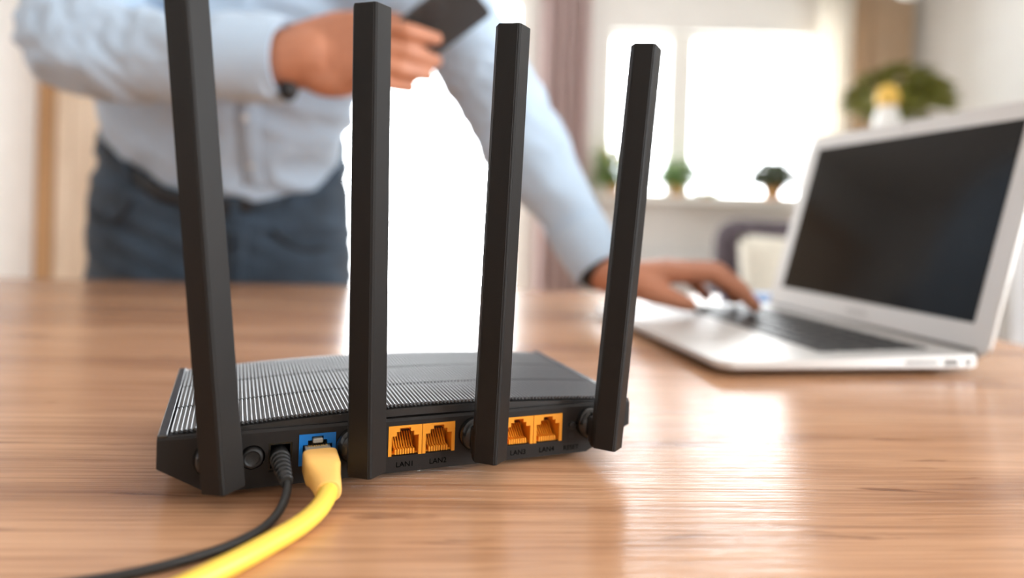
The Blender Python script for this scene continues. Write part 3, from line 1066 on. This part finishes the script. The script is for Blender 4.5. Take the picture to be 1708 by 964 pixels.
# shirt
def ring_ellipse(c, hw, hd, n=40, tilt=None, ex=2.4):
    out = []
    for k in range(n):
        a = 2 * math.pi * k / n
        ca, sa = math.cos(a), math.sin(a)
        x = hw * math.copysign(abs(ca) ** (2 / ex), ca)
        y = hd * math.copysign(abs(sa) ** (2 / ex), sa)
        z = c[2] + (tilt[0] * x + tilt[1] * y if tilt else 0)
        out.append((c[0] + x, c[1] + y, z))
    return out
TILT = (-0.22, 0.74)
bm = bmesh.new()
rings = [ring_ellipse((-0.546, 1.31, 0.225), 0.190, 0.130, tilt=TILT), ring_ellipse((-0.546, 1.305, 0.265), 0.207, 0.146, tilt=TILT),
         ring_ellipse((-0.528, 1.275, 0.315), 0.219, 0.160, tilt=(-0.2, 0.55)), ring_ellipse((-0.498, 1.230, 0.37), 0.225, 0.158, tilt=(-0.13, 0.3)),
         ring_ellipse((-0.465, 1.180, 0.45), 0.232, 0.152, tilt=(-0.13, 0.2)), ring_ellipse((-0.435, 1.135, 0.54), 0.220, 0.135, tilt=(-0.15, 0.1)),
         ring_ellipse((-0.418, 1.110, 0.60), 0.165, 0.105, tilt=(-0.15, 0.0)), ring_ellipse((-0.41, 1.09, 0.655), 0.085, 0.080)]
loft(bm, rings)
limb(bm, [(-0.60, 1.155, 0.570, 0.098), (-0.425, 1.11, 0.565, 0.112), (-0.22, 1.10, 0.515, 0.098)], 24)
limb(bm, [(-0.615, 1.155, 0.570, .095), (-0.640, 1.07, 0.47, .080), (-0.634, 0.985, 0.362, .070), (-0.585, 0.965, 0.340, .068), (-0.50, 0.948, 0.334, .060), (-0.40, 0.922, 0.326, .055)], 20)
bm_t = [(-0.40, 0.922, 0.326), (-0.305, 0.896, 0.321)]
tube(bm, bm_t, [0.055, 0.053], 24)
limb(bm, [(-0.215, 1.10, 0.515, .095), (-0.10, 1.055, 0.42, .073), (-0.032, 1.020, 0.313, .062), (0.016, 0.970, 0.221, .060), (0.0645, 0.925, 0.149, .047), (0.088, 0.900, 0.107, .038)], 20)
tube(bm, [(0.085, 0.903, 0.112), (0.112, 0.873, 0.066)], [0.038, 0.033], 24)
me = fuse(bm, 0.006, 3)
# creases: directional folds pushed along the normals
elb = [(Vector((-0.60, 0.98, 0.355)), 0.22), (Vector((0.0, 0.99, 0.26)), 0.14)]
nors = [v.normal.copy() for v in me.vertices]
newco = []
for v, nrm in zip(me.vertices, nors):
    co = v.co
    near = 0.0
    for c, r in elb:
        near = max(near, 1 - (co - c).length / r)
    near = max(0.0, near)
    q = Vector((co.x * 9 + co.z * 7, co.y * 5, co.z * 14 - co.x * 5))
    f1 = (1 - abs(noise.noise(q)) * 2.4) * (0.45 if co.x > -0.16 else 1.0)
    q2 = Vector((co.x * 26, co.y * 12, co.z * 34 + co.x * 18))
    f2 = 1 - abs(noise.noise(q2)) * 2.2
    p = co + nrm * (0.0085 * f1 + (0.0015 + (0.009 if co.x < -0.4 else 0.004) * near) * f2 - 0.003)
    newco += (p.x, p.y, p.z)
me.vertices.foreach_set('co', newco)
me.update()
shirt = mobj('shirt', me, M['shirt'], person, True)

def cuff(pa, pb, ra, rb, name='cuff'):
    pa, pb = Vector(pa), Vector(pb)
    d = (pb - pa).normalized()
    s = d.cross(Vector((0, 0, 1))).normalized()
    u = s.cross(d)
    bm = bmesh.new()
    rings = []
    for p, r in ((pa, ra - 0.004), (pa, ra), (pb, rb), (pb, rb - 0.004), (pb - d * 0.012, rb - 0.006), (pa, ra - 0.005)):
        rings.append([p + (s * math.cos(2 * math.pi * k / 32) + u * math.sin(2 * math.pi * k / 32)) * r for k in range(32)])
    loft(bm, rings)
    return obj(name, bm, M['shirt'], shirt, True, auto=40)
cuff((-0.375, 0.908, 0.325), (-0.298, 0.895, 0.3205), 0.059, 0.052)
cuff((0.088, 0.899, 0.107), (0.1155, 0.8695, 0.0610), 0.041, 0.036)
# dark watch strap under the cuff of the phone arm
bm = bmesh.new()
wa, wb = Vector((-0.310, 0.898, 0.320)), Vector((-0.292, 0.892, 0.321))
tube(bm, [wa, wa.lerp(wb, .1), wa.lerp(wb, .9), wb], [0.033, 0.0345, 0.0345, 0.033], 28)
obj('watch_strap', bm, M['belt'], person, True, smooth=True)
bm = bmesh.new()
ball(bm, (-0.292, 0.882, 0.280), 1, 2, (0.013, 0.012, 0.016))
obj('watch_case', bm, M['belt'], person, True, smooth=True)
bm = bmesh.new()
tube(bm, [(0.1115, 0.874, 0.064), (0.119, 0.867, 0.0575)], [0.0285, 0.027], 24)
obj('cuff_ring', bm, M['belt'], person, True, smooth=True)  # black ring filling the mouth of the cuff

# placket and buttons, laid on the shirt front
def bvh_of(me):
    return BVHTree.FromPolygons([v.co.copy() for v in me.vertices], [tuple(p.vertices) for p in me.polygons])
SB = bvh_of(shirt.data)
def on_front(bv, x, z, lift=0.001):
    hit = bv.ray_cast(Vector((x, 1.01, z)), Vector((0, 1, 0)))
    if hit[0] is None:
        return None
    return hit[0] + hit[1] * lift
def strip(bv, pts, w, lift, horizontal=False):
    """ribbon with thickness draped over a mesh, following (x, z) points"""
    bm = bmesh.new()
    rows = []
    for i, (x, z) in enumerate(pts):
        row = []
        for s in (-1, 1):
            q = on_front(bv, x + (0 if horizontal else s * w / 2), z + (s * w / 2 if horizontal else 0), lift)
            if q is None:
                row = None
                break
            row.append(q)
        if row:
            rows.append(row)
    vs = [[bm.verts.new(p) for p in r] + [bm.verts.new(p + Vector((0, 0.004, 0))) for p in r] for r in rows]
    for a, b in zip(vs, vs[1:]):
        for i, j in ((0, 1), (1, 3), (3, 2), (2, 0)):
            bm.faces.new((a[i], a[j], b[j], b[i]))
    for e in (vs[0], vs[-1]):
        bm.faces.new((e[0], e[1], e[3], e[2]))
    return bm
pl = [(-0.428 + 0.02 * (k / 14 - 0.5), 0.165 + 0.19 * k / 14) for k in range(15)]
obj('placket', strip(SB, pl, 0.034, 0.0022), M['shirt'], shirt, True, smooth=True)
for z in (0.20, 0.27, 0.335):
    q = on_front(SB, -0.428 + 0.02 * ((z - 0.165) / 0.25 - 0.5), z, 0.003)
    if q:
        bm = bmesh.new()
        lathe(bm, [(0.0055, -0.001), (0.0055, 0.001), (0.004, 0.0014)], 14, Matrix.Translation(q) @ Matrix.Rotation(math.pi / 2, 4, 'X'))
        obj('shirt_button', bm, M['whitepot'], shirt, True)
# collar
bm = bmesh.new()
rings = []
for z, r in ((0.625, 0.082), (0.665, 0.076), (0.668, 0.084), (0.622, 0.098)):
    rings.append([(-0.41 + r * math.cos(2 * math.pi * k / 28), 1.085 - (z - .62) * .4 + r * math.sin(2 * math.pi * k / 28), z - 0.10 * 0.1 * math.sin(2 * math.pi * k / 28)) for k in range(28)])
loft(bm, rings)
obj('collar', bm, M['shirt'], shirt, True, smooth=True)

# jeans
bm = bmesh.new()
rings = [ring_ellipse((-0.548, 1.315, 0.270), 0.220, 0.157, tilt=(-0.22, 0.76)), ring_ellipse((-0.548, 1.315, 0.19), 0.229, 0.162, tilt=(-0.18, 0.52)),
         ring_ellipse((-0.549, 1.315, 0.08), 0.236, 0.160, tilt=(-0.1, 0.25)), ring_ellipse((-0.549, 1.32, 0.0), 0.240, 0.158, tilt=(0, 0.1)),
         ring_ellipse((-0.549, 1.325, -0.08), 0.235, 0.150), ring_ellipse((-0.556, 1.33, -0.13), 0.215, 0.13)]
loft(bm, rings)
for sx in (-1, 1):
    hx = -0.556 + 0.118 * sx
    limb(bm, [(hx, 1.325, -0.03, 0.132), (hx + 0.01 * sx, 1.335, -0.30, 0.092), (hx + 0.02 * sx, 1.39, -0.62, 0.070), (hx + 0.02 * sx, 1.395, -0.655, 0.070)], 20)
me = fuse(bm, 0.008, 3)
nors = [v.normal.copy() for v in me.vertices]
newco = []
for v, nrm in zip(me.vertices, nors):
    co = v.co
    f = 1 - abs(noise.noise(Vector((co.x * 6, co.y * 6, co.z * 22 + co.x * 8)))) * 2.3
    p = co + nrm * (0.009 * f - 0.004)
    newco += (p.x, p.y, p.z)
me.vertices.foreach_set('co', newco)
me.update()
jeans = mobj('jeans', me, M['jeans'], person, True)
JB = bvh_of(jeans.data)
def waist_z(x):
    return 0.151 - 0.22 * (x + 0.548) + 0.119 * (abs(x + 0.548) / 0.22) ** 2.2
# waistband, belt loops, fly, pocket openings
obj('belt', strip(JB, [(x0 / 100, waist_z(x0 / 100) - 0.018) for x0 in range(-75, -34, 2)], 0.026, 0.004, True), M['belt'], jeans, True, smooth=True)
for x in (-0.66, -0.47, -0.385):
    bmq = strip(JB, [(x, waist_z(x) - 0.004 - 0.007 * k) for k in range(7)], 0.012, 0.007)
    obj('belt_loop', bmq, M['jeans'], jeans, True)
obj('fly', strip(JB, [(-0.462 - 0.00004 * k * k, 0.09 - 0.012 * k) for k in range(13)], 0.030, 0.003), M['jeans'], jeans, True, smooth=True)
def seam(pts):
    q = [on_front(JB, x, z, 0.001) for x, z in pts]
    q = [p for p in q if p]
    bm = bmesh.new()
    tube(bm, smooth_path([tuple(p) for p in q], 4), 0.0050, 6)
    obj('pocket_seam', bm, M['seam'], jeans, True, smooth=True)
seam([(-0.745, 0.115), (-0.72, 0.098), (-0.69, 0.093), (-0.66, 0.105), (-0.64, 0.135)])
seam([(-0.335, 0.06), (-0.36, 0.055), (-0.385, 0.065), (-0.41, 0.09)])
seam([(-0.480, 0.088), (-0.480, 0.05), (-0.478, 0.0), (-0.474, -0.05)])
# shoes
for sx in (-1, 1):
    hx = -0.556 + 0.15 * sx
    bm = bmesh.new()
    limb(bm, [(hx, 1.43, -0.705, 0.043), (hx + 0.01 * sx, 1.32, -0.710, 0.040), (hx + 0.015 * sx, 1.24, -0.714, 0.034)])
    me = fuse(bm, 0.006, 3)
    mobj('shoe', me, M['belt'], person, True)
# hair and eyes
bm = bmesh.new()
ball(bm, hp(0, 0.012, 0.022), 1, 4, (0.088, 0.106, 0.108), hrot)
cut = hp(0, -0.055, 0.035)
bmesh.ops.bisect_plane(bm, geom=bm.verts[:] + bm.edges[:] + bm.faces[:], plane_co=cut, plane_no=hrot @ Vector((0, -0.8, -0.55)), clear_outer=True)
obj('hair', bm, M['hair'], person, True, smooth=True)
for s in (-1, 1):
    bm = bmesh.new()
    ball(bm, hp(0.032 * s, -0.086, 0.008), 0.0115, 3)
    ey = obj('eye', bm, M['eye'], person, True, smooth=True)
    bm = bmesh.new()
    ball(bm, hp(0.032 * s, -0.0945, 0.005), 0.0048, 2)
    obj('iris', bm, M['hair'], ey, True, smooth=True)

# ------------------------------------------------------------------ smartphone held in the hand
phone = tag(empty('smartphone', (-0.1173, 0.882, 0.3668)), 'dark smartphone held up in the hand of the person', 'phone')
ax = Vector((0.82, -0.247, 0.57)).normalized()
ay = Vector((-0.79 * 0.048, -0.057, 0.62 * 0.048))
ay = (ay - ax * ay.dot(ax)).normalized()
az = ax.cross(ay)
if az.y > 0:
    az = -az
PM = Matrix.Translation(Vector((-0.1173, 0.893, 0.3668)) + az * 0.004) @ Matrix((ax, ay, az)).transposed().to_4x4()
bm = bmesh.new()
loft(bm, [[(x, y, z) for x, y in rounded_rect(-0.057 + i, 0.078 - i, -0.0375 + i, 0.0375 - i, 0.008)] for i, z in ((0.0012, 0.0042), (0, 0.003), (0, -0.003), (0.0012, -0.0042))])
bm.transform(PM)
obj('phone_body', bm, M['phone'], phone, True, auto=30)
bm = nbox(-0.053, 0.074, -0.034, 0.034, -0.0045, -0.004)
bm.transform(PM)
obj('display', bm, M['screen'], phone, True)
bm = nbox(0.012, 0.036, 0.008, 0.033, 0.004, 0.0052, bev=0.0005)
bm.transform(PM)
obj('camera_bump', bm, M['phone'], phone, True)
for a, b in ((0.018, 0.027), (0.018, 0.014), (0.030, 0.020)):
    bm = bmesh.new()
    lathe(bm, [(0.0042, 0.005), (0.0042, 0.0060), (0.0034, 0.0062)], 16, PM @ Matrix.Translation((a, b, 0)))
    obj('camera_lens', bm, M['lens'], phone, True)

# ------------------------------------------------------------------ curtains
def curtain(name, x0, x1, y, z0, z1, waves, amp, m, label, seed=0):
    n = int(waves * 12)
    bm = bmesh.new()
    rnd = random.Random(seed)
    ph = [rnd.uniform(-0.7, 0.7) for _ in range(40)]
    rows = []
    zz = [z0 + (z1 - z0) * k / 6 for k in range(7)]
    for z in zz:
        row = []
        for i in range(n + 1):
            t = i / n
            w = 2 * math.pi * waves * t + ph[int(t * 20)] * 0.0
            yy = y + amp * math.sin(w + 0.5 * math.sin(3.1 * t + seed)) + 0.25 * amp * math.sin(w * 2.3 + seed)
            row.append((x0 + (x1 - x0) * t, yy, z))
        rows.append(row)
    F = [[bm.verts.new(p) for p in r] for r in rows]
    for a, b in zip(F, F[1:]):
        for i in range(n):
            bm.faces.new((a[i], a[i + 1], b[i + 1], b[i]))
    o = obj(name, bm, m, None, smooth=True)
    sol = o.modifiers.new('thickness', 'SOLIDIFY')
    sol.thickness = 0.003
    tag(o, label, 'curtain')
    return o
curtain('curtain', 0.135, 0.43, YW - 0.10, ZF + 0.02, ZC - 0.02, 5, 0.028, M['mauve'], 'mauve curtain hanging between the balcony door and the window', 1)
curtain('sheer_curtain', 1.74, 1.95, YW - 0.20, ZF + 0.02, ZC - 0.02, 4, 0.014, M['sheer'], 'cream sheer curtain at the right edge of the window', 3)
curtain('curtain', 1.86, 2.34, YW - 0.12, ZF + 0.02, ZC - 0.02, 6, 0.034, M['tan'], 'tan curtain hanging in the right corner of the room', 4)

# ------------------------------------------------------------------ furniture and small things behind
# radiator under the window
rad = tag(empty('radiator', (0.95, YW - 0.06, ZF)), 'white ribbed radiator under the window', 'radiator')
for i in range(13):
    x = 0.60 + i * 0.078
    bm = nbox(x, x + 0.072, YW - 0.12, YW - 0.03, ZF + 0.12, -0.075, bev=0.012, seg=2)
    obj('radiator_section', bm, M['white_paint'], rad, True)
for x in (0.64, 1.50):
    obj('foot', nbox(x - 0.02, x + 0.02, YW - 0.11, YW - 0.04, ZF, ZF + 0.125), M['white_paint'], rad, True)

# armchair with cushion
ac = tag(empty('armchair', (1.12, 2.45, ZF), math.radians(-20)), 'dark mauve armchair standing behind the laptop', 'armchair')
bm = bmesh.new()
box(bm, -0.40, 0.40, -0.38, 0.36, 0.16, 0.44, 0.05, 3)
obj('seat', bm, M['purple'], ac, smooth=True)
bm = bmesh.new()
box(bm, -0.40, 0.40, 0.22, 0.44, 0.30, 0.895, 0.09, 4)
obj('backrest', bm, M['purple'], ac, smooth=True)
for s in (-1, 1):
    bm = bmesh.new()
    box(bm, 0.36 * s - 0.07, 0.36 * s + 0.07, -0.40, 0.30, 0.18, 0.64, 0.05, 3)
    obj('armrest', bm, M['purple'], ac, smooth=True)
    for y in (-0.30, 0.32):
        bm = bmesh.new()
        lathe(bm, [(0.018, 0), (0.028, 0.17)], 12, Matrix.Translation((0.32 * s, y, 0)))
        obj('leg', bm, M['belt'], ac)
cs = empty('cushion', (1.02, 2.35, ZF + 0.64))
tag(cs, 'cream knitted cushion leaning on the dark armchair', 'cushion')
bm = bmesh.new()
for i in range(1):
    res = bmesh.ops.create_grid(bm, x_segments=12, y_segments=12, size=0.23)
def pillow(sgn, bm):
    pass
bm.free()
bm = bmesh.new()
NP = 14
for sgn in (-1, 1):
    g = []
    for i in range(NP + 1):
        row = []
        for j in range(NP + 1):
            a, b = -1 + 2 * i / NP, -1 + 2 * j / NP
            th = 0.075 * ((1 - a ** 4) * (1 - b ** 4)) ** 0.6
            k = 1 - 0.06 * (1 - abs(a)) * abs(b) ** 3 - 0.06 * (1 - abs(b)) * abs(a) ** 3
            row.append(bm.verts.new((a * 0.23 * k, sgn * th, b * 0.21 * k)))
        g.append(row)
    for i in range(NP):
        for j in range(NP):
            bm.faces.new((g[i][j], g[i + 1][j], g[i + 1][j + 1], g[i][j + 1]))
bmesh.ops.remove_doubles(bm, verts=bm.verts, dist=1e-4)
bm.transform(Matrix.Rotation(math.radians(-18), 4, 'Z') @ Matrix.Rotation(math.radians(-20), 4, 'X'))
obj('cushion_cover', bm, M['cream'], cs, smooth=True)

# tall white cabinet against the right wall
cab = tag(empty('cabinet', (1.86, 3.25, ZF)), 'tall white cabinet behind the laptop lid, carrying a plant and a bottle', 'cabinet')
CT = 0.52
obj('carcass', nbox(1.44, XR - 0.02, 3.0, 3.5, ZF + 0.05, CT, bev=0.004), M['white_paint'], cab, True)
obj('plinth', nbox(1.47, XR - 0.04, 3.03, 3.48, ZF, ZF + 0.05), M['white_paint'], cab, True)
for a, b in ((1.445, 1.905), (1.91, XR - 0.025)):
    dr = obj('cabinet_door', nbox(a, b, 2.98, 3.0, ZF + 0.06, CT - 0.02, bev=0.003), M['white_paint'], cab, True)
    hx = b - 0.04 if a < 1.8 else a + 0.04
    obj('knob', nbox(hx - 0.01, hx + 0.01, 2.955, 2.98, -0.1, -0.02, bev=0.004), M['alu'], dr, True)

def plant(name, loc, h, spread, npetal, m, potm, pr, ph, label, cat='plant', leaf=0.06, flowers=0, seed=1, low=0.02):
    r = random.Random(seed)
    t = tag(empty(name, loc), label, cat, 'plants on the window sill' if 'sill' in label or 'mullion' in label else None)
    bm = bmesh.new()
    lathe(bm, [(pr * 0.72, 0), (pr, ph * 0.9), (pr * 1.06, ph * 0.9), (pr * 1.06, ph), (pr * 0.9, ph), (pr * 0.88, ph * 0.85)], 20)
    obj('pot', bm, potm, t, auto=30)
    bm = bmesh.new()
    bs = bmesh.new()
    for i in range(npetal):
        a = r.uniform(0, 2 * math.pi)
        rad_ = spread * math.sqrt(r.random())
        z = ph * 0.95 + (h - ph) * (1 - (rad_ / spread) ** 2 * 0.5) * r.uniform(low, 1)
        p = Vector((rad_ * math.cos(a), rad_ * math.sin(a), z))
        if i % 6 == 0:
            tube(bs, [(0, 0, ph * 0.8), tuple(p * 0.55 + Vector((0, 0, ph * 0.4))), tuple(p)], [0.004, 0.003, 0.0015], 5)
        d = Vector((math.cos(a) + r.uniform(-.6, .6), math.sin(a) + r.uniform(-.6, .6), r.uniform(-0.4, 0.9))).normalized()
        s = d.cross(Vector((r.uniform(-.3, .3), r.uniform(-.3, .3), 1))).normalized()
        L_ = leaf * r.uniform(0.7, 1.2)
        w = L_ * 0.28
        q = [p, p + d * L_ * .45 + s * w, p + d * L_ + Vector((0, 0, -L_ * .2)), p + d * L_ * .45 - s * w]
        up = s.cross(d) * 0.002
        va = [bm.verts.new(x + up) for x in q]
        vb_ = [bm.verts.new(x - up) for x in q]
        bm.faces.new(va)
        bm.faces.new(vb_[::-1])
        for k in range(4):
            bm.faces.new((va[k], va[(k + 1) % 4], vb_[(k + 1) % 4], vb_[k]))
    fo = obj('foliage', bm, m, t)
    fo['kind'] = 'stuff'
    st = obj('stems', bs, m, t)
    for i in range(flowers):
        a = r.uniform(0, 2 * math.pi)
        p = Vector((spread * 0.6 * math.cos(a), spread * 0.6 * math.sin(a), ph + (h - ph) * r.uniform(0.1, 0.7)))
        bm = bmesh.new()
        ball(bm, p, 1, 1, (0.03, 0.03, 0.02))
        obj('flower', bm, M['petal'], t)
    return t
plant('potted_plant', (1.85, 3.33, CT + 0.0005), 0.40, 0.19, 420, M['leaf_flare'], M['whitepot'], 0.085, 0.12, 'bushy green plant, flare-tinted, in a white pot on the tall cabinet', low=0.3, leaf=0.09, seed=3)
ZS = WIN[2]
plant('potted_plant', (0.595, YW - 0.135, ZS), 0.34, 0.085, 220, M['leaf'], M['pot'], 0.045, 0.06, 'green plant with yellow flowers at the left end of the window sill', leaf=0.065, flowers=7, seed=5)
plant('potted_plant', (0.98, YW - 0.10, ZS), 0.24, 0.10, 220, M['leaf'], M['pot'], 0.045, 0.075, 'small green plant in an orange pot under the window mullion', leaf=0.06, seed=6)
plant('potted_plant', (1.55, YW - 0.10, ZS), 0.25, 0.10, 320, M['leaf_dark'], M['pot'], 0.06, 0.08, 'dark green plant at the right end of the window sill', leaf=0.065, seed=8)
plant('potted_plant', (1.16, YW - 0.08, ZS), 0.055, 0.07, 60, M['leaf'], M['pot'], 0.03, 0.025, 'tiny low plant in the middle of the window sill', leaf=0.035, seed=9)

# bottle with an ochre cap on the cabinet
bt = tag(empty('bottle', (1.655, 3.06, CT + 0.0005)), 'white bottle with an ochre cap in front of the bushy plant on the cabinet', 'bottle')
bm = bmesh.new()
lathe(bm, [(0.045, 0), (0.052, 0.01), (0.052, 0.10), (0.040, 0.14), (0.032, 0.165)], 24)
obj('bottle_body', bm, M['whitepot'], bt, smooth=True)
bm = bmesh.new()
lathe(bm, [(0.040, 0.15), (0.048, 0.165), (0.048, 0.20), (0.036, 0.235), (0.012, 0.245)], 24)
obj('cap', bm, M['ochre'], bt, smooth=True)

# pendant lamp near the corner
lp_ = tag(empty('pendant_lamp', (1.94, 3.4, ZC)), 'white opal globe lamp hanging in front of the tan curtain', 'lamp')
bm = bmesh.new()
ball(bm, (0, 0, -0.435), 0.10, 3)
obj('globe', bm, M['lampglass'], lp_, smooth=True)
bm = bmesh.new()
tube(bm, [(0, 0, 0), (0, 0, -0.34)], 0.004, 8)
obj('cord', bm, M['whitepot'], lp_)
bm = bmesh.new()
lathe(bm, [(0.05, 0), (0.045, -0.03), (0.01, -0.035)], 20)
obj('ceiling_rose', bm, M['whitepot'], lp_)

# blue notebook behind the laptop
nb = tag(empty('notebook', (0.395, 1.085, 0), math.radians(12)), 'small blue notebook lying on the table behind the laptop', 'notebook')
obj('cover', nbox(-0.05, 0.05, -0.035, 0.035, 0.0, 0.016, bev=0.002), M['blue'], nb)
obj('pages', nbox(-0.048, 0.0505, -0.033, 0.0335, 0.0025, 0.0135), M['whitepot'], nb)

# white slipcovered chair right of the table
sc = tag(empty('slipcovered_chair', (1.22, 1.45, ZF), math.radians(-62)), 'chair under a white linen slipcover at the right side of the table', 'chair')
bm = bmesh.new()
box(bm, -0.25, 0.25, -0.25, 0.25, 0.05, 0.48, 0.03, 3)
obj('seat', bm, M['linen'], sc, smooth=True)
bm = bmesh.new()
box(bm, -0.25, 0.25, 0.20, 0.30, 0.05, 1.16, 0.04, 3)
obj('backrest', bm, M['linen'], sc, smooth=True)
for sx in (-0.2, 0.2):
    for sy in (-0.2, 0.25):
        obj('leg', nbox(sx - 0.02, sx + 0.02, sy - 0.02, sy + 0.02, 0, 0.06), M['lightwood'], sc)
